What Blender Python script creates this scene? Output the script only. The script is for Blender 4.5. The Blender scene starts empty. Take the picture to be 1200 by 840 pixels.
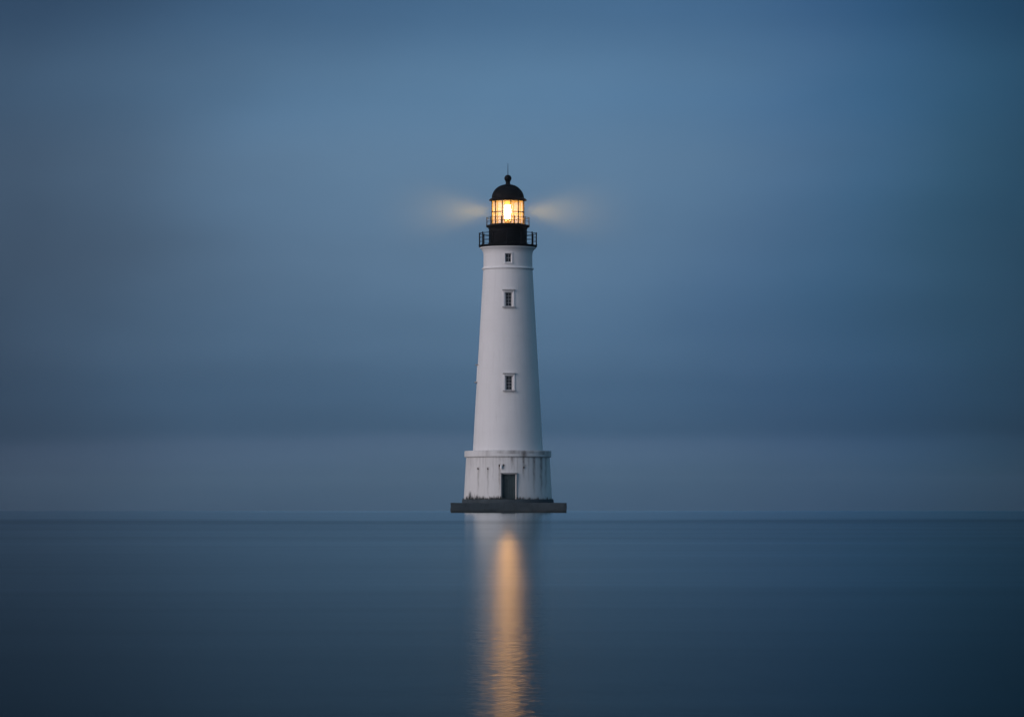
import bpy, bmesh, math, random
from mathutils import Vector, Matrix, noise

random.seed(7)
scene = bpy.context.scene
COL = scene.collection
R = math.radians
PI = math.pi

# ------------------------------------------------------------------ camera figures
F = 4370.0            # focal length in photograph pixels (1200 px wide)
DIST = 350.0          # metres from camera to the tower axis
CAM_H = 0.20
TILT = math.atan(178.0 / F)
AXIS_PX = 595.2


def Z(y, d=DIST):
    """height of a photograph row at distance d"""
    return CAM_H + d * math.tan(math.atan((420.0 - y) / F) + TILT)


def M(px, d=DIST):
    """photograph pixels -> metres at distance d"""
    return px * d / F


def s2l(c):
    out = []
    for v in c:
        v /= 255.0
        out.append(v / 12.92 if v <= 0.04045 else ((v + 0.055) / 1.055) ** 2.4)
    return out


# ------------------------------------------------------------------ object helpers
def link(o, parent=None):
    COL.objects.link(o)
    if parent is not None:
        o.parent = parent
    return o


def obj(name, bm, mat, parent=None, smooth=35):
    me = bpy.data.meshes.new(name)
    bm.normal_update()
    bm.to_mesh(me)
    bm.free()
    if mat is not None:
        me.materials.append(mat)
    if smooth:
        me.polygons.foreach_set('use_smooth', [True] * len(me.polygons))
        me.set_sharp_from_angle(angle=R(smooth))
    return link(bpy.data.objects.new(name, me), parent)


def tag(o, label=None, cat=None, group=None, kind=None):
    if label:
        o['label'] = label
    if cat:
        o['category'] = cat
    if group:
        o['group'] = group
    if kind:
        o['kind'] = kind
    return o


def lathe(bm, prof, segs=96, a0=0.0, a1=2 * PI, closed=False):
    """revolve [(r, z)] round the z axis; angle 0 faces the camera (-Y)"""
    full = abs(a1 - a0 - 2 * PI) < 1e-6
    n = segs if full else segs + 1
    rings = []
    for (r, z) in prof:
        if r < 1e-5:
            rings.append([bm.verts.new((0, 0, z))])
            continue
        ring = []
        for i in range(n):
            a = a0 + (a1 - a0) * i / segs
            ring.append(bm.verts.new((r * math.sin(a), -r * math.cos(a), z)))
        rings.append(ring)
    pairs = list(zip(rings, rings[1:]))
    if closed:
        pairs.append((rings[-1], rings[0]))
    for lo, hi in pairs:
        for i in range(segs):
            j = (i + 1) % n
            if len(lo) == 1 and len(hi) == 1:
                continue
            if len(lo) == 1:
                bm.faces.new((lo[0], hi[j], hi[i]))
            elif len(hi) == 1:
                bm.faces.new((lo[i], lo[j], hi[0]))
            else:
                bm.faces.new((lo[i], lo[j], hi[j], hi[i]))
    return rings


def box(bm, cx, cy, cz, sx, sy, sz, rot=None, bev=0.0):
    m = Matrix.Translation((cx, cy, cz))
    if rot is not None:
        m = m @ rot
    m = m @ Matrix.Diagonal((sx, sy, sz, 1))
    g = bmesh.ops.create_cube(bm, size=1.0, matrix=m)
    if bev:
        es = list({e for v in g['verts'] for e in v.link_edges})
        bmesh.ops.bevel(bm, geom=es, offset=bev, segments=2, affect='EDGES', profile=0.6)


def tube(bm, p, q, r, segs=8):
    p, q = Vector(p), Vector(q)
    d = q - p
    rot = d.to_track_quat('Z', 'Y').to_matrix().to_4x4()
    m = Matrix.Translation((p + q) / 2) @ rot
    bmesh.ops.create_cone(bm, cap_ends=True, segments=segs, radius1=r, radius2=r,
                          depth=d.length, matrix=m)


def ring(bm, R0, z, r, segs=72, n=6):
    prof = [(R0 + r * math.cos(2 * PI * k / n), z + r * math.sin(2 * PI * k / n)) for k in range(n)]
    lathe(bm, prof, segs, closed=True)


def wall_with_openings(bm, prof, holes, segs=120, maxrow=None, cols=None):
    """lathe shell with splayed rectangular openings.
    hole: dict(ang, hw, z0, z1, depth, ihw, iz0, iz1)"""
    prof = sorted(prof, key=lambda p: p[1])

    def rad(z):
        for (r0, z0), (r1, z1) in zip(prof, prof[1:]):
            if z0 - 1e-4 <= z <= z1 + 1e-4:
                return r0 + (r1 - r0) * (z - z0) / (z1 - z0)
        return prof[-1][0]
    zs = {round(p[1], 5) for p in prof}
    angs = {round(2 * PI * i / segs, 6) for i in range(segs)}
    for h in holes:
        zs |= {round(h['z0'], 5), round(h['z1'], 5)}
        r = rad((h['z0'] + h['z1']) / 2)
        h['da'] = math.asin(h['hw'] / r)
        lo, hi = (h['ang'] - h['da']) % (2 * PI), (h['ang'] + h['da']) % (2 * PI)
        angs = {a for a in angs if min(abs(a - lo), abs(a - hi)) > 0.008}
        angs |= {round(lo, 6), round(hi, 6)}
    if maxrow:
        zl = sorted(zs)
        for a, b in zip(zl, zl[1:]):
            k = int((b - a) / maxrow)
            for i in range(1, k + 1):
                zs.add(round(a + (b - a) * i / (k + 1), 5))
    zl, al = sorted(zs), sorted(angs)
    grid = [[bm.verts.new((rad(z) * math.sin(a), -rad(z) * math.cos(a), z)) for a in al] for z in zl]
    n = len(al)

    def dang(a, b):
        return (a - b + PI) % (2 * PI) - PI
    cells = {}
    for i in range(len(zl) - 1):
        for j in range(n):
            a = al[j]
            b = al[(j + 1) % n] + (2 * PI if j == n - 1 else 0)
            am, zm = (a + b) / 2, (zl[i] + zl[i + 1]) / 2
            hit = None
            for k, h in enumerate(holes):
                if abs(dang(am, h['ang'])) < h['da'] - 1e-4 and h['z0'] < zm < h['z1']:
                    hit = k
            cells[i, j] = hit
            if hit is None:
                bm.faces.new((grid[i][j], grid[i][(j + 1) % n], grid[i + 1][(j + 1) % n], grid[i + 1][j]))
    cache = {}

    def inner(i, j, k):
        key = (i, j % n, k)
        if key not in cache:
            h = holes[k]
            u = max(-1, min(1, dang(al[j % n], h['ang']) / h['da']))
            v = (zl[i] - h['z0']) / (h['z1'] - h['z0'])
            z = h['iz0'] + v * (h['iz1'] - h['iz0'])
            y = rad(h['z1']) - h['depth']
            x = u * h['ihw']
            a = h['ang']
            cache[key] = bm.verts.new((y * math.sin(a) + x * math.cos(a), -y * math.cos(a) + x * math.sin(a), z))
        return cache[key]
    for (i, j), k in cells.items():
        if k is None:
            continue
        j1 = (j + 1) % n
        if cells.get((i, (j - 1) % n)) is None:
            bm.faces.new((grid[i][j], grid[i + 1][j], inner(i + 1, j, k), inner(i, j, k)))
        if cells.get((i, j1)) is None:
            bm.faces.new((grid[i + 1][j1], grid[i][j1], inner(i, j1, k), inner(i + 1, j1, k)))
        if cells.get((i - 1, j), 0) is None:
            bm.faces.new((grid[i][j1], grid[i][j], inner(i, j, k), inner(i, j1, k)))
        if cells.get((i + 1, j), 0) is None:
            bm.faces.new((grid[i + 1][j], grid[i + 1][j1], inner(i + 1, j1, k), inner(i + 1, j, k)))
    return rad


# ------------------------------------------------------------------ materials
def new_mat(name):
    m = bpy.data.materials.new(name)
    m.use_nodes = True
    nt = m.node_tree
    nt.nodes.clear()
    out = nt.nodes.new('ShaderNodeOutputMaterial')
    return m, nt, out


class NB:
    """terse node builder"""
    def __init__(self, nt):
        self.nt = nt

    def n(self, typ, **kw):
        nd = self.nt.nodes.new(typ)
        for k, v in kw.items():
            setattr(nd, k, v)
        return nd

    def put(self, sock, v):
        if v is None:
            return
        if hasattr(v, 'is_output'):
            self.nt.links.new(v, sock)
        else:
            sock.default_value = v

    def math(self, op, a, b=None, c=None, clamp=False):
        nd = self.n('ShaderNodeMath', operation=op, use_clamp=clamp)
        self.put(nd.inputs[0], a)
        self.put(nd.inputs[1], b)
        self.put(nd.inputs[2], c)
        return nd.outputs[0]

    def mixc(self, f, a, b, blend='MIX'):
        nd = self.n('ShaderNodeMix', data_type='RGBA', blend_type=blend)
        self.put(nd.inputs[0], f)
        self.put(nd.inputs[6], a)
        self.put(nd.inputs[7], b)
        return nd.outputs[2]

    def noise(self, vec, scale, detail=3.0, rough=0.5, dist=0.0):
        nd = self.n('ShaderNodeTexNoise')
        self.put(nd.inputs['Vector'], vec)
        nd.inputs['Scale'].default_value = scale
        nd.inputs['Detail'].default_value = detail
        nd.inputs['Roughness'].default_value = rough
        nd.inputs['Distortion'].default_value = dist
        return nd.outputs[0]

    def maprange(self, v, a, b, c=0.0, d=1.0, smooth=False):
        nd = self.n('ShaderNodeMapRange', interpolation_type='SMOOTHSTEP' if smooth else 'LINEAR')
        self.put(nd.inputs[0], v)
        for i, q in enumerate((a, b, c, d)):
            self.put(nd.inputs[i + 1], q)
        return nd.outputs[0]

    def ramp(self, v, stops, interp='LINEAR'):
        nd = self.n('ShaderNodeValToRGB')
        cr = nd.color_ramp
        cr.interpolation = interp
        while len(cr.elements) > 1:
            cr.elements.remove(cr.elements[-1])
        cr.elements[0].position = stops[0][0]
        cr.elements[0].color = (*stops[0][1], 1)
        for p, c in stops[1:]:
            e = cr.elements.new(p)
            e.color = (*c, 1)
        self.put(nd.inputs[0], v)
        return nd.outputs[0]

    def xyz(self, x, y, z):
        nd = self.n('ShaderNodeCombineXYZ')
        for i, q in enumerate((x, y, z)):
            self.put(nd.inputs[i], q)
        return nd.outputs[0]

    def sep(self, v):
        nd = self.n('ShaderNodeSeparateXYZ')
        self.put(nd.inputs[0], v)
        return nd.outputs


def principled(b, out, **kw):
    p = b.n('ShaderNodeBsdfPrincipled')
    for k, v in kw.items():
        b.put(p.inputs[k.replace('_', ' ')], v)
    b.nt.links.new(p.outputs[0], out.inputs[0])
    return p


def bump(b, h, strength, dist):
    nd = b.n('ShaderNodeBump')
    nd.inputs['Strength'].default_value = strength
    nd.inputs['Distance'].default_value = dist
    b.put(nd.inputs['Height'], h)
    return nd.outputs[0]


def white_paint(name, albedo=(0.74, 0.74, 0.75), stain=False, dirt=0.25):
    m, nt, out = new_mat(name)
    b = NB(nt)
    tc = b.n('ShaderNodeTexCoord').outputs['Object']
    x, y, z = b.sep(tc)
    a = b.math('ARCTAN2', x, b.math('MULTIPLY', y, -1.0))
    arc = b.math('MULTIPLY', a, 3.2)
    streak = b.noise(b.xyz(arc, b.math('MULTIPLY', z, 0.06), 0.0), 2.6, 5, 0.6)
    streak = b.maprange(streak, 0.50, 0.78)
    patch = b.noise(tc, 0.55, 4, 0.55)
    patch = b.maprange(patch, 0.4, 0.75)
    fine = b.noise(tc, 6.0, 3)
    d = b.math('MULTIPLY', b.math('ADD', b.math('MULTIPLY', streak, 0.6), b.math('MULTIPLY', patch, 0.4)), dirt)
    c = b.mixc(d, (*albedo, 1), (0.36, 0.35, 0.33, 1))
    # faint lift joints every 1.5 m and runs of dirt
    jz = b.math('PINGPONG', b.math('ADD', z, b.math('MULTIPLY', fine, 0.02)), 0.75)
    jl = b.maprange(jz, 0.0, 0.025, 0.16, 0.0)
    c = b.mixc(b.math('MULTIPLY', jl, b.maprange(patch, 0, 1, 0.3, 1)), c, (0.30, 0.29, 0.28, 1))
    run = b.noise(b.xyz(b.math('MULTIPLY', arc, 2.0), b.math('MULTIPLY', z, 0.10), 4.0), 3.0, 5, 0.65)
    c = b.mixc(b.maprange(run, 0.60, 0.80, 0.0, dirt), c, (0.24, 0.20, 0.17, 1))
    c = b.mixc(b.math('MULTIPLY', fine, 0.10), c, (0.5, 0.5, 0.49, 1))
    if stain:
        at = b.n('ShaderNodeAttribute', attribute_name='stain').outputs['Fac']
        br = b.noise(b.xyz(arc, b.math('MULTIPLY', z, 0.35), 0.0), 5.0, 4, 0.6)
        st = b.math('MULTIPLY', at, b.maprange(br, 0.25, 0.62, 0.35, 1.0), clamp=True)
        c = b.mixc(st, c, (0.072, 0.048, 0.038, 1))
    nrm = bump(b, b.noise(tc, 3.0, 5, 0.6), 0.25, 0.02)
    principled(b, out, Base_Color=c, Roughness=0.7, Normal=nrm, Specular_IOR_Level=0.3)
    return m


def black_paint(name, base=(0.005, 0.006, 0.008), rough=0.55):
    m, nt, out = new_mat(name)
    b = NB(nt)
    tc = b.n('ShaderNodeTexCoord').outputs['Object']
    x, y, z = b.sep(tc)
    rust = b.noise(b.xyz(b.math('MULTIPLY', x, 3.0), b.math('MULTIPLY', y, 3.0), b.math('MULTIPLY', z, 0.6)), 1.3, 5, 0.6)
    f = b.maprange(rust, 0.52, 0.8, 0.0, 0.7)
    c = b.mixc(f, (*base, 1), (0.014, 0.010, 0.009, 1))
    principled(b, out, Base_Color=c, Roughness=b.maprange(rust, 0.3, 0.7, rough, rough + 0.25),
               Normal=bump(b, b.noise(tc, 9.0, 3), 0.2, 0.01), Specular_IOR_Level=0.12)
    return m


def plain(name, col, rough=0.6, metal=0.0, amount=0.35):
    m, nt, out = new_mat(name)
    b = NB(nt)
    tc = b.n('ShaderNodeTexCoord').outputs['Object']
    nz = b.noise(tc, 4.0, 5, 0.6)
    dark = tuple(v * 0.55 for v in col)
    c = b.mixc(b.maprange(nz, 0.35, 0.7, 0, amount * 2), (*col, 1), (*dark, 1))
    principled(b, out, Base_Color=c, Roughness=rough, Metallic=metal)
    return m


def concrete(name):
    m, nt, out = new_mat(name)
    b = NB(nt)
    tc = b.n('ShaderNodeTexCoord').outputs['Object']
    x, y, z = b.sep(tc)
    nz = b.noise(tc, 1.1, 6, 0.65)
    streak = b.noise(b.xyz(x, y, b.math('MULTIPLY', z, 0.25)), 2.6, 4, 0.6)
    c = b.mixc(b.maprange(nz, 0.35, 0.7), (0.044, 0.062, 0.074, 1), (0.028, 0.042, 0.052, 1))
    c = b.mixc(b.maprange(streak, 0.5, 0.75, 0, 0.6), c, (0.014, 0.020, 0.024, 1))
    # algae and wet tide mark just above the waterline
    wet = b.maprange(b.math('ADD', z, b.math('MULTIPLY', b.math('SUBTRACT', nz, 0.5), 0.35)), 0.12, 0.34, 1, 0)
    c = b.mixc(b.math('MULTIPLY', wet, 0.8), c, (0.016, 0.022, 0.020, 1))
    principled(b, out, Base_Color=c, Roughness=b.maprange(wet, 0, 1, 0.85, 0.35),
               Normal=bump(b, b.noise(tc, 5.0, 6, 0.65), 0.5, 0.03))
    return m


MAT = {
    'tower': white_paint('white_tower_paint', dirt=0.22),
    'base': white_paint('stained_base_paint', (0.70, 0.70, 0.70), True, 0.42),
    'trim': white_paint('white_trim_paint', (0.78, 0.78, 0.79), False, 0.10),
    'edge': plain('weathered_trim', (0.42, 0.42, 0.43), 0.8),
    'jamb': plain('grey_door_frame', (0.27, 0.27, 0.28), 0.85),
    'black': black_paint('black_lantern_paint'),
    'iron': black_paint('black_rail_iron', (0.005, 0.006, 0.008), 0.5),
    'door': plain('dark_door_paint', (0.030, 0.056, 0.064), 0.6),
    'stud': plain('rusty_iron', (0.050, 0.036, 0.028), 0.8),
    'brass': plain('old_brass', (0.30, 0.17, 0.05), 0.45, 0.8),
    'concrete': concrete('wet_dark_concrete'),
    'weed': plain('dead_weed', (0.030, 0.032, 0.024), 0.9),
}

# window glass: dark room behind, glossy
m, nt, out = new_mat('dark_window_glass')
b = NB(nt)
tc = b.n('ShaderNodeTexCoord').outputs['Object']
principled(b, out, Base_Color=(0.012, 0.015, 0.018, 1), Roughness=b.maprange(b.noise(tc, 5, 3), 0.3, 0.7, 0.05, 0.2),
           Specular_IOR_Level=0.5)
MAT['glass'] = m

# lantern panes: clear glass with a film of salt that catches the lamp
m, nt, out = new_mat('salt_filmed_lantern_glass')
b = NB(nt)
tc = b.n('ShaderNodeTexCoord').outputs['Object']
salt = b.maprange(b.noise(tc, 3.0, 4, 0.6), 0.3, 0.75, 0.85, 1.0)
tr = b.n('ShaderNodeBsdfTransparent')
tl = b.n('ShaderNodeBsdfTranslucent')
tl.inputs[0].default_value = (0.95, 0.90, 0.55, 1)
gl = b.n('ShaderNodeBsdfGlossy')
gl.inputs['Roughness'].default_value = 0.05
mx = b.n('ShaderNodeMixShader')
b.put(mx.inputs[0], b.math('MULTIPLY', salt, 0.094))
nt.links.new(tr.outputs[0], mx.inputs[1])
nt.links.new(tl.outputs[0], mx.inputs[2])
mx2 = b.n('ShaderNodeMixShader')
mx2.inputs[0].default_value = 0.05
nt.links.new(mx.outputs[0], mx2.inputs[1])
nt.links.new(gl.outputs[0], mx2.inputs[2])
nt.links.new(mx2.outputs[0], out.inputs[0])
MAT['pane'] = m


def emitter(name, col, strength):
    m, nt, out = new_mat(name)
    b = NB(nt)
    e = b.n('ShaderNodeEmission')
    e.inputs[0].default_value = (*col, 1)
    e.inputs[1].default_value = strength
    nt.links.new(e.outputs[0], out.inputs[0])
    return m


LAMP_COL = (1.0, 0.46, 0.13)
MAT['lens'] = emitter('lit_lens', LAMP_COL, 165.0)
MAT['lens_cap'] = emitter('lit_upper_prisms', (1.0, 0.42, 0.05), 1.3)

# ------------------------------------------------------------------ lighthouse
lh = bpy.data.objects.new('lighthouse', None)
link(lh)
lh.empty_display_size = 4
tag(lh, 'tall white lighthouse with a black lantern room and lit lamp, standing in calm water', 'lighthouse')

zs = Z(589.0, 344.6)          # top of the platform
zp = Z(584.8, 346)            # top of the plinth course
z_c0, z_c1 = Z(535.8), Z(528.3)
# ---- base drum, with door opening
door = dict(ang=0.022, hw=M(8.7) * 0.985, z0=zp, z1=Z(555.3, 346), depth=0.34)
door.update(ihw=M(7.7), iz0=zp, iz1=door['z1'] - 0.04)
r_d0, r_d1 = M(52.2) * 0.99, M(49.4) * 0.99
bm = bmesh.new()
base_rad = wall_with_openings(bm, [(r_d0, zp), (r_d1, z_c0)], [door], segs=420, maxrow=0.07)
base = obj('base_drum', bm, MAT['base'], lh)


def px_stain(x_px, z, lst):
    v = 0.0
    for (sx, y0, y1, w, s) in lst:
        zt, zb = Z(y0, 346), Z(y1, 346)
        if z > zt + 0.05 or z < zb:
            continue
        t = (zt - z) / max(zt - zb, 1e-3)
        wob = 0.5 * math.sin(z * 5.1 + sx)
        g = math.exp(-((x_px - sx - wob * t) / (w * (1.0 - 0.4 * t))) ** 2)
        v = max(v, min(1.0, 1.1 * s) * g * (1.0 - t) ** 0.6)
    return v


STAINS = [(560.4, 548, 577, 1.1, .55), (560.4, 548, 558, 1.5, .5), (571.8, 548, 584, 1.1, .6), (571.8, 548, 553, 1.6, .5),
          (585.3, 544, 580, 1.3, .65), (590.0, 544, 550, 1.2, .6), (585.0, 536, 545, 0.9, .35),
          (600.0, 536, 551, 1.8, .65), (613.6, 535, 562, 1.5, .9), (614.5, 545, 552, 2.4, .5), (626, 536, 580, 1.6, .75),
          (634.5, 536, 581, 1.7, .85), (640.0, 536, 578, 1.6, .55), (551, 536, 556, 1.0, .25), (566, 536, 552, .9, .25),
          (578, 536, 566, 1.0, .28), (606.5, 536, 560, 1.0, .35), (619.5, 536, 566, 1.1, .35)]
for k in range(34):
    sx = 545 + 99 * random.random()
    STAINS.append((sx, 536, 536 + random.uniform(8, 34), random.uniform(.5, 1.0), random.uniform(.08, .26)))


def set_stain(o, fn):
    me = o.data
    at = me.attributes.new('stain', 'FLOAT', 'POINT')
    vals = []
    for v in me.vertices:
        x, y, z = v.co
        r = math.hypot(x, y)
        front = y < 0
        xp = AXIS_PX + x * F / (DIST - r)
        if not front:        # the far side: the same kind of wear, mirrored and shifted
            xp = AXIS_PX + (-x * 0.9) * F / (DIST - r)
        vals.append(fn(xp, z))
    at.data.foreach_set('value', vals)


def base_stain(xp, z):
    v = px_stain(xp, z, STAINS)
    foot = max(0.0, 1 - (z - zp) / 0.45)
    return min(1.0, v + 0.35 * foot ** 2)


set_stain(base, base_stain)

# ---- cornice on the drum
bm = bmesh.new()
rc = M(51.4) * 0.99
zm = [z_c0 + (z_c1 - z_c0) * i / 10 for i in range(11)]
prof = [(M(47), z_c0), (rc - 0.05, z_c0)] + [(rc, z) for z in zm[1:-1]] + [(rc - 0.05, z_c1), (M(40.0), z_c1 + 0.03)]
lathe(bm, prof, 360)
cornice = obj('cornice', bm, MAT['base'], lh)


def corn_stain(xp, z):
    t = (z_c1 - z) / (z_c1 - z_c0)
    v = 0.0
    for (sx, w, s, lo, hi) in [(601, 6, .6, .05, .45), (614, 3.4, .85, .1, 1), (608, 3, .4, .0, .5), (623, 5, .45, 0, .3),
                               (636, 5, .6, .0, .6), (586, 4, .35, .0, .35), (571, 2.5, .3, .0, .8), (642, 3, .5, 0, 1)]:
        if lo - .1 <= t <= hi + .1:
            v = max(v, s * math.exp(-((xp - sx) / w) ** 2))
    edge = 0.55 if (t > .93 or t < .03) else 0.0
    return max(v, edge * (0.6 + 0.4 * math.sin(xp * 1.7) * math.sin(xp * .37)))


set_stain(cornice, corn_stain)

# ---- door
x_d = (r_d0 - 0.34) * math.sin(door['ang'])
y_d = -(base_rad(door['z1']) - 0.34)
bm = bmesh.new()
dz0, dz1 = zp + 0.02, door['iz1']
dw = M(7.7) * 2
for k in range(5):
    box(bm, x_d - dw / 2 + dw * (k + .5) / 5, y_d + 0.03, (dz0 + dz1) / 2, dw / 5 - 0.012, 0.06, dz1 - dz0, bev=0.008)
for f in (0.12, 0.5, 0.88):
    box(bm, x_d, y_d - 0.012, dz0 + (dz1 - dz0) * f, dw - 0.02, 0.03, 0.12, bev=0.006)
box(bm, x_d, y_d + 0.075, (dz0 + dz1) / 2, dw, 0.02, dz1 - dz0)
dr = obj('door', bm, MAT['door'], lh)
bm = bmesh.new()
tube(bm, (x_d + dw * .36, y_d - 0.01, dz0 + 1.05), (x_d + dw * .36, y_d - 0.08, dz0 + 1.05), 0.025)
tube(bm, (x_d + dw * .36, y_d - 0.075, dz0 + 0.95), (x_d + dw * .36, y_d - 0.075, dz0 + 1.15), 0.02)
obj('handle', bm, MAT['stud'], dr)
bm = bmesh.new()
hw = door['hw']
yf = -(base_rad(door['z0']) * math.cos(math.asin(hw / r_d0))) - 0.02
xo = r_d0 * math.sin(door['ang'])
for s in (-1, 1):
    box(bm, xo + s * (hw + 0.035), yf + 0.06, (zp + door['z1']) / 2 + 0.03, 0.06, 0.20, door['z1'] - zp + 0.05, bev=0.012)
box(bm, xo, yf + 0.10, door['z1'] + 0.08, 2 * hw + 0.20, 0.24, 0.07, bev=0.012)
obj('door_frame', bm, MAT['jamb'], dr)

# ---- iron fixings on the drum (each with its rust streak) and a small pale wall fitting
def on_drum(xp, y, out=0.0):
    z = Z(y, 346)
    r = base_rad(z) + out
    a = math.asin((xp - AXIS_PX) * (DIST - r * .97) / F / r)
    return a, r, z


for (xp, yy, h) in ((560.4, 549.0, .20), (571.8, 549.2, .18), (585.3, 545.4, .26), (590.3, 545.0, .26), (613.8, 547.5, .24)):
    a, r, z = on_drum(xp, yy)
    bm = bmesh.new()
    box(bm, 0, -0.02, 0, 0.11, 0.05, h * .6, bev=0.01)
    tube(bm, (0, -0.02, 0), (0, -0.13, 0.0), 0.028)
    tube(bm, (0, -0.12, -0.02), (0, -0.12, 0.09), 0.022)
    o = obj('bracket', bm, MAT['stud'], lh)
    o.location = (r * math.sin(a), -r * math.cos(a), z)
    o.rotation_euler.z = a
a, r, z = on_drum(587.8, 546.6)
bm = bmesh.new()
lathe(bm, [(0, -.20), (.09, -.19), (.11, -.05), (.10, .10), (.05, .17), (0, .18)], 16)
bmesh.ops.translate(bm, vec=(0, -0.16, 0), verts=bm.verts)
box(bm, 0, -0.03, 0.02, 0.14, 0.08, 0.22, bev=0.01)
o = obj('wall_fitting', bm, MAT['trim'], lh)
o.location = (r * math.sin(a), -r * math.cos(a), z)
o.rotation_euler.z = a

# ---- tower shell with window openings
W_FRONT = 0.018


def opening(ang, y0, y1, ow, iw, depth, dd=DIST):
    z1, z0 = Z(y0, dd), Z(y1, dd)
    return dict(ang=ang, hw=M(ow) / 2, z0=z0, z1=z1, depth=depth, ihw=M(iw) / 2,
                iz0=z0 + 0.05, iz1=z1 - 0.04)


WINS = [opening(0.030, 342.2, 358.9, 9.4, 6.6, 0.36, 347.5), opening(0.040, 440.0, 457.0, 9.4, 6.6, 0.36, 347),
        opening(2 * PI - R(90), 430.2, 447.2, 9.4, 6.6, 0.36), opening(0.020, 296.6, 307.2, 7.8, 6.0, 0.28, 347.6)]
z_ring = Z(313.3, 347.6)
prof = [(M(41.0), z_c1), (M(38.4), Z(480)), (M(33.7), Z(400)), (M(29.0), Z(318)),
        (M(28.75), Z(312)), (M(28.6), Z(300)), (M(28.8), Z(297.2)), (M(29.6), Z(294.6)), (M(31.0), Z(292.6)), (M(31.6), Z(291.8)),
        (M(32.9), Z(291.5)), (M(33.0), Z(288.2)), (M(32.6), Z(287.6))]
bm = bmesh.new()
trad = wall_with_openings(bm, prof, WINS, segs=128)
obj('tower_wall', bm, MAT['tower'], lh, 30)
bm = bmesh.new()
rr = M(28.9)
lathe(bm, [(rr - .08, z_ring - .10), (rr + .06, z_ring - .09), (rr + .115, z_ring - .05), (rr + .125, z_ring + .02),
           (rr + .08, z_ring + .09), (rr - .08, z_ring + .12)], 128)
obj('ring_moulding', bm, MAT['trim'], lh, 50)


def make_window(h, small=False):
    a = h['ang']
    zc = (h['z0'] + h['z1']) / 2
    rt = trad(h['z1'])
    rb = trad(h['z0'])
    H, OW = h['z1'] - h['z0'], 2 * h['hw']
    IH, IW = h['iz1'] - h['iz0'], 2 * h['ihw']
    sag = rb - math.sqrt(rb * rb - h['hw'] ** 2)
    # surround, in local coordinates: origin on the wall at the opening's centre, -Y outwards
    rc_ = trad(zc)
    slope = (rb - rt) / H
    tw = M(1.9) if not small else M(0.9)
    tilt = Matrix.Rotation(-math.atan(slope), 4, 'X')
    bm = bmesh.new()
    for s in (-1, 1):
        box(bm, s * (OW / 2 + tw / 2 + .002), 0.045, 0, tw, 0.17, H + 0.02, tilt, 0.012)
    box(bm, 0, 0.045 + slope * H / 2, H / 2 + tw / 2, OW + 2 * tw + .01, 0.18, tw, tilt, 0.012)
    w = obj('window', bm, MAT['trim'], lh)
    w.location = (rc_ * math.sin(a), -rc_ * math.cos(a), zc)
    w.rotation_euler.z = a
    inv = rc_ - (rt - h['depth'])           # local y of the glass plane
    bm = bmesh.new()
    box(bm, 0, inv + 0.03, (h['iz0'] + h['iz1']) / 2 - zc, IW + .01, 0.03, IH + .01)
    obj('pane', bm, MAT['glass'], w, 0)
    bm = bmesh.new()
    zi = (h['iz0'] + h['iz1']) / 2 - zc
    nx, nz = (2, 4) if not small else (2, 2)
    t = 0.042
    for i in range(1, nx):
        box(bm, -IW / 2 + IW * i / nx, inv - 0.005, zi, t, 0.035, IH)
    for i in range(1, nz):
        box(bm, 0, inv - 0.008, zi - IH / 2 + IH * i / nz, IW, 0.035, t)
    for s in (-1, 1):
        box(bm, s * (IW / 2 - .018), inv - 0.011, zi, .036, 0.035, IH)
        box(bm, 0, inv - 0.014, zi + s * (IH / 2 - .018), IW, 0.035, .036)
    obj('glazing_bars', bm, MAT['edge'], w, 0)
    if not small:
        bm = bmesh.new()
        box(bm, 0, 0.0 + slope * H / 2, H / 2 + tw + 0.05, OW + 2 * tw + 0.14, 0.42, 0.10, None, 0.015)
        obj('hood', bm, MAT['edge'], w)
    bm = bmesh.new()
    sw = 2 * tw + (0.14 if not small else 0.04)
    box(bm, 0, 0.0 - slope * H / 2, -H / 2 - 0.06, OW + sw, 0.44 if not small else .22, 0.11, None, 0.015)
    obj('sill', bm, MAT['edge'] if not small else MAT['trim'], w)
    return w


for i, h in enumerate(WINS):
    w = make_window(h, i == 3)
    if i == 3:
        w['label'] = 'smallest window, just under the gallery'

# ---- gallery
zg0, zg1 = Z(287.9, 347.3), Z(285.2, 347.3)
rg = M(34.5) * .993
bm = bmesh.new()
lathe(bm, [(M(20), zg0 + .01), (rg - .10, zg0), (rg - .02, zg0 + .05), (rg, zg0 + .10), (rg, zg1 - .02), (rg - .02, zg1), (M(20), zg1 + .004)], 128)
obj('gallery_deck', bm, MAT['black'], lh)


def railing(name, Rr, z0, z1, n, off, pr, rails, extra_top=0.0):
    bm = bmesh.new()
    for f, r in rails:
        ring(bm, Rr, z0 + (z1 - z0) * f, r, 96)
    rl = obj(name, bm, MAT['iron'], lh)
    for k in range(n):
        a = off + 2 * PI * k / n
        bm = bmesh.new()
        tube(bm, (0, 0, 0), (0, 0, z1 - z0 + extra_top), pr)
        bmesh.ops.create_uvsphere(bm, u_segments=10, v_segments=6, radius=pr * 1.35,
                                  matrix=Matrix.Translation((0, 0, z1 - z0 + extra_top)))
        tube(bm, (0, 0, 0), (0, 0, 0.05), pr * 1.9)
        p = obj('post', bm, MAT['iron'], rl)
        p.location = (Rr * math.sin(a), -Rr * math.cos(a), z0)
    return rl


railing('gallery_railing', rg - .07, zg1, Z(271.0, 347.3), 12, R(88), 0.055, ((0.35, .022), (0.66, .022), (0.97, .034)))

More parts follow.
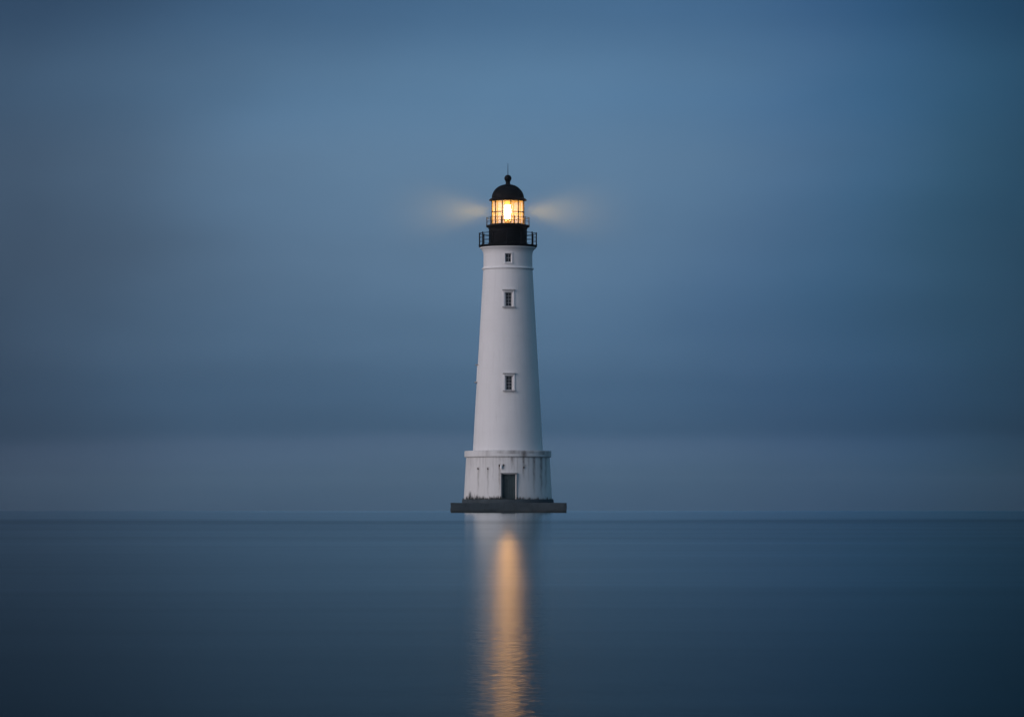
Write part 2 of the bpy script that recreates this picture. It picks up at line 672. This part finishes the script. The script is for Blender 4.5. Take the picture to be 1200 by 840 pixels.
# ---- watch room
zw1 = Z(265.4, 348)
rw = M(22.3) * .995
bm = bmesh.new()
lathe(bm, [(rw + .10, zg1), (rw + .10, zg1 + .16), (rw, zg1 + .22), (rw, zw1 - .16), (rw + .06, zw1 - .10), (rw + .06, zw1)], 96)
for k in range(10):
    a = R(17) + 2 * PI * k / 10
    box(bm, (rw + .006) * math.sin(a), -(rw + .006) * math.cos(a), (zg1 + zw1) / 2, .07, .03, zw1 - zg1 - .42, Matrix.Rotation(a, 4, 'Z'))
obj('watch_room', bm, MAT['black'], lh)

# ---- lantern deck and its rail
zu0, zu1 = zw1, Z(262.4, 348)
ru = M(25.6) * .995
bm = bmesh.new()
lathe(bm, [(M(8), zu0 + .01), (rw + .03, zu0), (ru - .03, zu0 + .06), (ru, zu0 + .10), (ru, zu1 - .02), (ru - .02, zu1), (M(8), zu1 + .004)], 96)
obj('lantern_deck', bm, MAT['black'], lh)
railing('lantern_railing', ru - .06, zu1, Z(253.4, 348), 10, R(90), 0.04, ((0.52, .016), (0.97, .024)))

# ---- lantern: frame and panes
zl0, zl1 = zu1, Z(232.6, 348.5)
rl_ = M(19.0) * .995
NB_ = 12
OFFA = R(10)
zbar = zl0 + (zl1 - zl0) * .50
bm = bmesh.new()
for k in range(NB_):
    a = OFFA + 2 * PI * k / NB_
    box(bm, rl_ * math.sin(a), -rl_ * math.cos(a), (zl0 + zl1) / 2, .075, .09, zl1 - zl0, Matrix.Rotation(a, 4, 'Z'))
for z, w in ((zl0 + .06, .06), (zbar, .035), (zl1 - .12, .05)):
    lathe(bm, [(rl_ - .04, z - w), (rl_ + .035, z - w), (rl_ + .035, z + w), (rl_ - .04, z + w)], 96, closed=True)
lf = obj('lantern_frame', bm, MAT['iron'], lh)
for k in range(NB_):
    bm = bmesh.new()
    lathe(bm, [(rl_ - .012, zl0 + .12), (rl_ - .012, zl1 - .17)], 6, OFFA + 2 * PI * k / NB_ + .025, OFFA + 2 * PI * (k + 1) / NB_ - .025)
    obj('glass_pane', bm, MAT['pane'], lf)

# ---- lamp: lens on a brass pedestal
zz0, zz1 = Z(256.6), Z(240.3)
bm = bmesh.new()
rlens = M(4.2)
pr = [(0, zz0)]
for i in range(15):
    t = i / 14
    pr.append((rlens * (0.72 + 0.28 * math.sin(PI * t)) + (0.02 if i % 2 else 0), zz0 + (zz1 - zz0) * t))
pr.append((0, zz1))
lathe(bm, pr, 32)
lens = obj('lens', bm, MAT['lens'], lh)
bm = bmesh.new()
lathe(bm, [(0, zz1 + .02), (M(4.6), zz1 + .02), (M(4.4), zz1 + .25), (M(3.2), zl1 - .16), (0, zl1 - .12)], 32)
obj('upper_prisms', bm, MAT['lens_cap'], lens)
bm = bmesh.new()
lathe(bm, [(M(5.6), zl0), (M(5.2), zl0 + .12), (M(2.4), zl0 + .2), (M(2.4), zz0 - .16), (M(5.0), zz0 - .08), (M(5.0), zz0 - .02), (0, zz0 - .01)], 32)
obj('pedestal', bm, MAT['brass'], lens)
bm = bmesh.new()
for k in range(4):
    a = R(45) + k * PI / 2
    tube(bm, (M(6.0) * math.sin(a), -M(6.0) * math.cos(a), zl0), (M(5.2) * math.sin(a), -M(5.2) * math.cos(a), zl1 - .1), .022)
obj('lens_stand', bm, MAT['brass'], lens)

# ---- roof
ze0, ze1 = Z(233.4, 348.2), Z(231.2, 348.2)
re_ = M(22.2) * .995
rd = M(19.0)
zn = Z(217.2)
prof = [(rl_ - .10, ze0 + .02), (rl_ + .10, ze0 + .02), (re_, ze0), (re_ + .01, ze0 + .06), (re_ - .12, ze1), (rd, ze1 + .05)]
for i in range(1, 15):
    t = i / 14 * R(82)
    prof.append((rd * math.cos(t) ** .92, ze1 + .05 + (zn - ze1) * math.sin(t) ** 1.05 / math.sin(R(82))))
prof += [(M(3.3), zn + .02), (M(2.9), zn + .10), (M(2.6), Z(214.5)), (M(2.6), Z(213.4)), (0, Z(213.3))]
bm = bmesh.new()
lathe(bm, prof, 96)
for k in range(12):
    a = OFFA + 2 * PI * k / 12
    pts = [(p[0] + .004, p[1] + .004) for p in prof[5:20]]
    for p, q in zip(pts, pts[1:]):
        tube(bm, (p[0] * math.sin(a), -p[0] * math.cos(a), p[1]), (q[0] * math.sin(a), -q[0] * math.cos(a), q[1]), .022, 6)
roof = obj('roof', bm, MAT['black'], lh)
bm = bmesh.new()
zb = Z(209.2)
pr = [(M(2.3), Z(213.6)), (M(2.9), Z(213.2))]
for i in range(1, 13):
    t = -PI / 2 + .55 + (PI - .55) * i / 12
    pr.append((M(4.25) * math.cos(t) if i < 12 else 0, zb + M(4.25) * math.sin(t)))
lathe(bm, pr, 32)
obj('finial', bm, MAT['black'], roof)
bm = bmesh.new()
bmesh.ops.create_cone(bm, cap_ends=True, segments=8, radius1=.034, radius2=.016, depth=Z(191.5) - Z(205.5),
                      matrix=Matrix.Translation((0, 0, (Z(191.5) + Z(205.5)) / 2)))
obj('lightning_rod', bm, MAT['iron'], roof)

# ------------------------------------------------------------------ platform and weeds
half = M(67.8, 344.6)
hx = M(596.1 - AXIS_PX)
bm = bmesh.new()
box(bm, hx, 0, (zs - 1.6) / 2, 2 * half, 2 * half, zs + 1.6, None, 0.05)
bmesh.ops.subdivide_edges(bm, edges=[e for e in bm.edges if e.calc_length() > 1.0], cuts=40, use_grid_fill=True)
for v in bm.verts:
    nv = noise.noise(v.co * 1.3) * 0.5 + noise.noise(v.co * 4.1) * 0.3
    k = 0.07 if v.co.z > 0.1 else 0.07
    v.co += Vector((noise.noise(v.co * 1.9 + Vector((9, 0, 0))) * k, nv * k, nv * k * 0.7))
# plinth course the drum stands on
lathe(bm, [(0, zs - .02), (M(53.8), zs - .02), (M(53.6), zp - .05), (M(53.2), zp), (0, zp)], 128)
plat = obj('concrete_platform', bm, MAT['concrete'])
tag(plat, 'low dark concrete platform with a round plinth, standing in the water under the tower', 'platform')

bm = bmesh.new()


def blade(a, r, z, h, w, lean):
    p = Vector((r * math.sin(a), -r * math.cos(a), z))
    tdir = Vector((math.cos(a), math.sin(a), 0))
    rdir = Vector((math.sin(a), -math.cos(a), 0))
    tip = p + Vector((0, 0, h)) + tdir * lean + rdir * random.uniform(-.05, .08)
    v = [bm.verts.new(p - tdir * w), bm.verts.new(p + tdir * w), bm.verts.new(p + rdir * w), bm.verts.new(tip)]
    bm.faces.new((v[0], v[1], v[3]))
    bm.faces.new((v[1], v[2], v[3]))
    bm.faces.new((v[2], v[0], v[3]))


TUFTS = [(546.5, .28, 12), (550.3, .60, 8), (554, .34, 8), (557.8, .42, 9), (562, .30, 8), (566, .28, 8), (570, .22, 8), (576, .26, 10),
         (580, .34, 9), (583.5, .30, 8), (587, .24, 8), (608, .26, 9), (613, .20, 8), (620, .18, 8), (630, .22, 8), (641, .2, 8)]
for (xp, h, n) in TUFTS:
    s = max(-.985, min(.985, (xp - AXIS_PX) / 53.3))
    a0 = math.asin(s)
    for k in range(n):
        blade(a0 + random.gauss(0, .025), M(52.75), zp - .01, 1.5 * h * random.uniform(.4, 1.0), random.uniform(.016, .04), random.gauss(0, .05))
for k in range(260):
    blade(random.uniform(0, 2 * PI), M(52.75), zp - .01, random.uniform(.05, .17), .016, random.gauss(0, .03))
wd = obj('weeds', bm, MAT['weed'], None, 0)
tag(wd, 'dark tufts of weed growing round the foot of the white drum', 'weeds', kind='stuff')

# ------------------------------------------------------------------ water
m, nt, out = new_mat('sea_water')
b = NB(nt)
pos = b.n('ShaderNodeNewGeometry').outputs['Position']
x, y, z = b.sep(pos)
# patches of wind-ruffled and slick water lying across the sea, edges wandering
drift = b.noise(b.xyz(b.math('MULTIPLY', x, 0.07), b.math('MULTIPLY', y, 0.012), 0.0), 1.0, 4, 0.55)
off = b.maprange(drift, 0.3, 0.7, -0.016, 0.016)
d = b.math('MAXIMUM', b.math('ADD', y, DIST), 1.0)
lg = b.math('ADD', b.math('DIVIDE', b.math('LOGARITHM', d, 10.0), 4.0), off)


def L(dist):
    return math.log10(dist) / 4.0


RG = [(3.2, .168), (5, .172), (8, .179), (11, .182), (15, .176), (20, .164), (25, .153), (32, .141), (42, .131), (180, .132), (300, .13), (420, .17), (900, .19), (4000, .19)]
rough = b.ramp(lg, [(L(q), (v, v, v)) for q, v in RG], 'B_SPLINE')
# reflection strength painted by distance: dimmer towards the camera, with a dark band midway
RF = [(3.2, .30), (5, .42), (10, .57), (20, .66), (34, .72), (50, .73), (58, .69), (64, .62), (72, .62), (80, .73), (90, .83), (150, .84), (260, .83), (380, .81), (560, .78), (1000, .78), (1800, .84), (4000, .88)]
refl = b.ramp(lg, [(L(q), (v, v, v)) for q, v in RF])
streaks = b.noise(b.xyz(b.math('MULTIPLY', x, 0.035), b.math('MULTIPLY', y, 0.16), 0.0), 1.0, 6, 0.65)
fstreak = b.noise(b.xyz(b.math('MULTIPLY', x, 0.30), b.math('MULTIPLY', y, 1.7), 2.0), 1.0, 5, 0.65)
rgh = b.math('ADD', rough, b.maprange(streaks, 0.3, 0.7, -0.008, 0.008))
n1 = b.noise(pos, 22.0, 3, 0.55)
n2 = b.noise(b.xyz(b.math('MULTIPLY', x, 1.0), b.math('MULTIPLY', y, 2.2), 0.0), 1.6, 3, 0.5)
near = b.maprange(d, 3.0, 18.0, 1.0, 0.0)
h = b.math('ADD', b.math('MULTIPLY', b.math('MULTIPLY', n1, near), 0.0012), b.math('MULTIPLY', n2, 0.0016))
nrm = bump(b, h, 1.0, 1.0)
deep = b.n('ShaderNodeBsdfDiffuse')
deep.inputs[0].default_value = (0.003, 0.016, 0.026, 1)
gloss = b.n('ShaderNodeBsdfAnisotropic', distribution='BECKMANN')
gloss.inputs['Color'].default_value = (0.89, 0.95, 0.975, 1)
b.put(gloss.inputs['Roughness'], rgh)
b.put(gloss.inputs['Normal'], nrm)
fr = b.n('ShaderNodeFresnel')
fr.inputs['IOR'].default_value = 1.33
mxw = b.n('ShaderNodeMixShader')
b.put(mxw.inputs[0], b.math('MULTIPLY', fr.outputs[0], b.math('MULTIPLY', b.math('MULTIPLY', refl, b.maprange(streaks, 0.3, 0.7, 0.90, 1.10)), b.maprange(fstreak, 0.3, 0.7, 0.95, 1.05)), clamp=True))
nt.links.new(deep.outputs[0], mxw.inputs[1])
nt.links.new(gloss.outputs[0], mxw.inputs[2])
nt.links.new(mxw.outputs[0], out.inputs[0])
bm = bmesh.new()
X0, X1, Y0, Y1 = -2600.0, 2600.0, -700.0, 4600.0
gx = [X0, -600, -120, -30, 30, 120, 600, X1]
gy = [Y0, -360, -352, -345, -320, -250, -100, 100, 500, 1500, Y1]
vs = [[bm.verts.new((a, c, 0)) for a in gx] for c in gy]
for i in range(len(gy) - 1):
    for j in range(len(gx) - 1):
        bm.faces.new((vs[i][j], vs[i][j + 1], vs[i + 1][j + 1], vs[i + 1][j]))
wt = obj('water', bm, m, None, 0)
tag(wt, kind='structure')

# ------------------------------------------------------------------ mist in the air
bm = bmesh.new()
box(bm, 0, 2000, 22, 5400, 5600, 48)
m, nt, out = new_mat('thin_sea_mist')
b = NB(nt)
pv = b.n('ShaderNodeVolumePrincipled')
HAZE = 4.0e-5
pv.inputs['Color'].default_value = (0.62, 0.80, 0.97, 1)
pv.inputs['Density'].default_value = HAZE
pv.inputs['Anisotropy'].default_value = 0.0
nt.links.new(pv.outputs[0], out.inputs['Volume'])
hz = obj('haze', bm, m, None, 0)
tag(hz, kind='stuff')

# extra mist added by the lantern, density shaped so the beams show and fade
zlamp = Z(248.0)
bm = bmesh.new()
MX, MR = 15.0, 5.6
bmesh.ops.create_icosphere(bm, subdivisions=4, radius=1.0, matrix=Matrix.Translation((0, 0, zlamp)) @ Matrix.Diagonal((MX, MR, MR, 1)))
m, nt, out = new_mat('lantern_mist')
b = NB(nt)
x, y, z = b.sep(b.n('ShaderNodeNewGeometry').outputs['Position'])
ax = b.math('ABSOLUTE', x)
zz = b.math('SUBTRACT', z, zlamp)
rad2 = b.math('ADD', b.math('MULTIPLY', y, y), b.math('MULTIPLY', zz, zz))
fall = b.math('MULTIPLY', b.maprange(ax, 1.4, 4.2, 0.75, 1.0, True), b.maprange(ax, 2.6, MX - .6, 1.0, 0.0, True))
fall = b.math('MULTIPLY', fall, b.maprange(b.math('SQRT', rad2), 0.2, 4.8, 1.0, 0.0, True))
pv = b.n('ShaderNodeVolumePrincipled')
pv.inputs['Color'].default_value = (0.9, 0.92, 0.95, 1)
b.put(pv.inputs['Density'], b.math('MULTIPLY', fall, 0.007))
nt.links.new(pv.outputs[0], out.inputs['Volume'])
tag(obj('mist', bm, m, None, 0), 'faint mist added on both sides of the lantern to show its beams', 'mist', kind='stuff')

# ------------------------------------------------------------------ sky
SUN_AZ, SUN_EL = R(-52), R(10)    # azimuth seen from the tower towards the camera side: negative = photo left
world = bpy.data.worlds.new('World')
scene.world = world
world.use_nodes = True
nt = world.node_tree
nt.nodes.clear()
b = NB(nt)
wout = b.n('ShaderNodeOutputWorld')
gen = b.n('ShaderNodeTexCoord').outputs['Generated']
x, y, z = b.sep(gen)
DEG = 180 / PI
el = b.math('MULTIPLY', b.math('ARCSINE', z), DEG)
az = b.math('MULTIPLY', b.math('ARCTAN2', x, y), DEG)
cl = b.noise(b.xyz(b.math('MULTIPLY', az, 0.10), b.math('MULTIPLY', el, 0.45), 0.0), 1.0, 4, 0.5, 0.3)
cl2 = b.noise(b.xyz(b.math('MULTIPLY', az, 0.05), b.math('MULTIPLY', el, 0.12), 3.7), 1.6, 3, 0.5)
elw = b.math('ADD', el, b.maprange(cl, 0.3, 0.7, -0.12, 0.12))
E0, E1 = -1.0, 25.0


def EL(e):
    return (e - E0) / (E1 - E0)


def EY(yy):
    return math.degrees(math.atan((420 - yy) / F) + TILT)


SKY = [(-1.0, (62, 87, 112)), (0.0, (65, 91, 116)), (.25, (68, 95, 120)), (EY(560), (73, 100, 125)), (EY(532), (77, 103, 130)), (EY(519), (75, 101, 129)),
       (EY(506), (64, 93, 121)), (EY(460), (69, 99, 128)), (EY(400), (79, 109, 138)), (EY(300), (90, 120, 149)), (EY(200), (95, 127, 157)),
       (EY(100), (89, 125, 158)), (EY(0), (73, 110, 146)), (9.0, (43, 82, 119)), (11, (19, 48, 80)), (25, (10, 33, 57))]
sky_c = b.ramp(b.maprange(elw, E0, E1), [(EL(e), s2l(c)) for e, c in SKY], 'EASE')


def AZ(a):
    return (a + 40.0) / 80.0


# vignette put into the sky's colour: brightest behind the tower, darker to either side
azw = b.math('ADD', az, b.maprange(cl2, 0.25, 0.75, -1.3, 1.3))
azr = b.ramp(b.maprange(azw, -40, 40), [(AZ(-40), (.36, .36, .38)), (AZ(-14), (.38, .37, .39)), (AZ(-7.9), (.47, .45, .475)), (AZ(-6.4), (.59, .57, .59)),
                                       (AZ(-5), (.73, .715, .73)), (AZ(-3.6), (.86, .85, .86)), (AZ(-1.8), (.98, .97, .97)), (AZ(0), (1, 1, 1)), (AZ(1.4), (.96, .98, 1.0)),
                                       (AZ(2.6), (.84, .90, .95)), (AZ(3.9), (.64, .75, .85)), (AZ(5.2), (.42, .60, .71)), (AZ(6.6), (.25, .43, .50)),
                                       (AZ(7.9), (.15, .30, .36)), (AZ(14), (.13, .27, .34)), (AZ(40), (.18, .30, .36))], 'LINEAR')
front = b.mixc(1.0, sky_c, azr, 'MULTIPLY')
cl3 = b.noise(b.xyz(b.math('MULTIPLY', az, 0.35), b.math('MULTIPLY', el, 1.1), 1.3), 1.0, 7, 0.62, 0.4)
mod = b.math('MULTIPLY', b.math('MULTIPLY', b.maprange(cl, 0.25, 0.75, 0.965, 1.035), b.maprange(cl3, 0.25, 0.75, 0.978, 1.022)), b.maprange(cl2, 0.3, 0.7, 0.93, 1.07))
front = b.mixc(1.0, front, b.xyz(mod, mod, mod), 'MULTIPLY')
# rest of the overcast: paler towards the afterglow on the left, dull blue on the right
back = b.ramp(b.maprange(az, -180, 180), [(0, (.15, .20, .28)), (.18, (.24, .25, .31)), (.32, (.20, .23, .30)), (.42, (.08, .13, .21)), (.58, (.055, .13, .21)),
                                          (.70, (.06, .16, .255)), (.85, (.085, .185, .29)), (1, (.15, .20, .28))], 'EASE')
back = b.mixc(1.0, back, b.xyz(mod, mod, mod), 'MULTIPLY')
fw = b.maprange(b.math('ABSOLUTE', az), 20.0, 55.0, 1.0, 0.0, True)
up = b.maprange(el, 30.0, 70.0, 1.0, 0.0, True)
cloud = b.mixc(b.math('MULTIPLY', fw, up), back, front)
nish = b.n('ShaderNodeTexSky', sky_type='NISHITA', sun_disc=False)
nish.sun_elevation = SUN_EL
nish.sun_rotation = PI - SUN_AZ
nish.altitude = 0
bg1 = b.n('ShaderNodeBackground')
nt.links.new(nish.outputs[0], bg1.inputs[0])
bg1.inputs[1].default_value = 0.05
bg2 = b.n('ShaderNodeBackground')
nt.links.new(cloud, bg2.inputs[0])
bg2.inputs[1].default_value = 1.0
mx = b.n('ShaderNodeMixShader')
mx.inputs[0].default_value = 0.97      # overcast: only a little clear sky gets through
nt.links.new(bg1.outputs[0], mx.inputs[1])
nt.links.new(bg2.outputs[0], mx.inputs[2])
nt.links.new(mx.outputs[0], wout.inputs[0])

# ------------------------------------------------------------------ lamps
sd = bpy.data.lights.new('afterglow_sun', 'SUN')
sd.energy = 1.75
sd.angle = R(50)
sd.color = (1.0, 0.89, 0.90)
sun = link(bpy.data.objects.new('afterglow_sun', sd))
# direction to the sun: from the tower towards the camera side (-Y), swung to photo left (-X)
to_sun = Vector((math.sin(SUN_AZ) * math.cos(SUN_EL), -math.cos(SUN_AZ) * math.cos(SUN_EL), math.sin(SUN_EL)))
sun.rotation_euler = to_sun.to_track_quat('Z', 'Y').to_euler()
sun.location = to_sun * 60 + Vector((0, 0, 60))

for s in (-1, 1):  # spots added just outside the glass, standing in for the lens beams
    ld = bpy.data.lights.new('added_beam_spot', 'SPOT')
    ld.energy = 1.9e4
    ld.color = (1.0, 0.60, 0.07)
    ld.spot_size = R(74)
    ld.spot_blend = 1.0
    ld.shadow_soft_size = 0.8
    lo = link(bpy.data.objects.new('added_beam_spot', ld))
    lo.location = (s * M(19.5), 0, zlamp)
    lo.rotation_euler = Vector((-s, 0, 0.0)).to_track_quat('Z', 'Y').to_euler()

# ------------------------------------------------------------------ camera and render
cd = bpy.data.cameras.new('camera')
cd.sensor_fit = 'HORIZONTAL'
cd.sensor_width = 36.0
cd.lens = 36.0 * F / 1200.0
cd.clip_start = 0.1
cd.clip_end = 20000
cam = link(bpy.data.objects.new('camera', cd))
cam.location = (M(600 - AXIS_PX), -DIST, CAM_H)
cam.rotation_euler = (R(90) + TILT, 0, 0)
scene.camera = cam

vs_ = scene.view_settings
scene.display_settings.display_device = 'sRGB'
vs_.view_transform = 'Standard'
vs_.look = 'None'
vs_.exposure = 0.0
vs_.gamma = 1.0
vs_.use_curve_mapping = False
scene.render.engine = 'CYCLES'
scene.cycles.use_denoising = True
scene.cycles.transparent_max_bounces = 16
scene.cycles.volume_bounces = 0
scene.cycles.sample_clamp_indirect = 6.0
scene.render.film_transparent = False
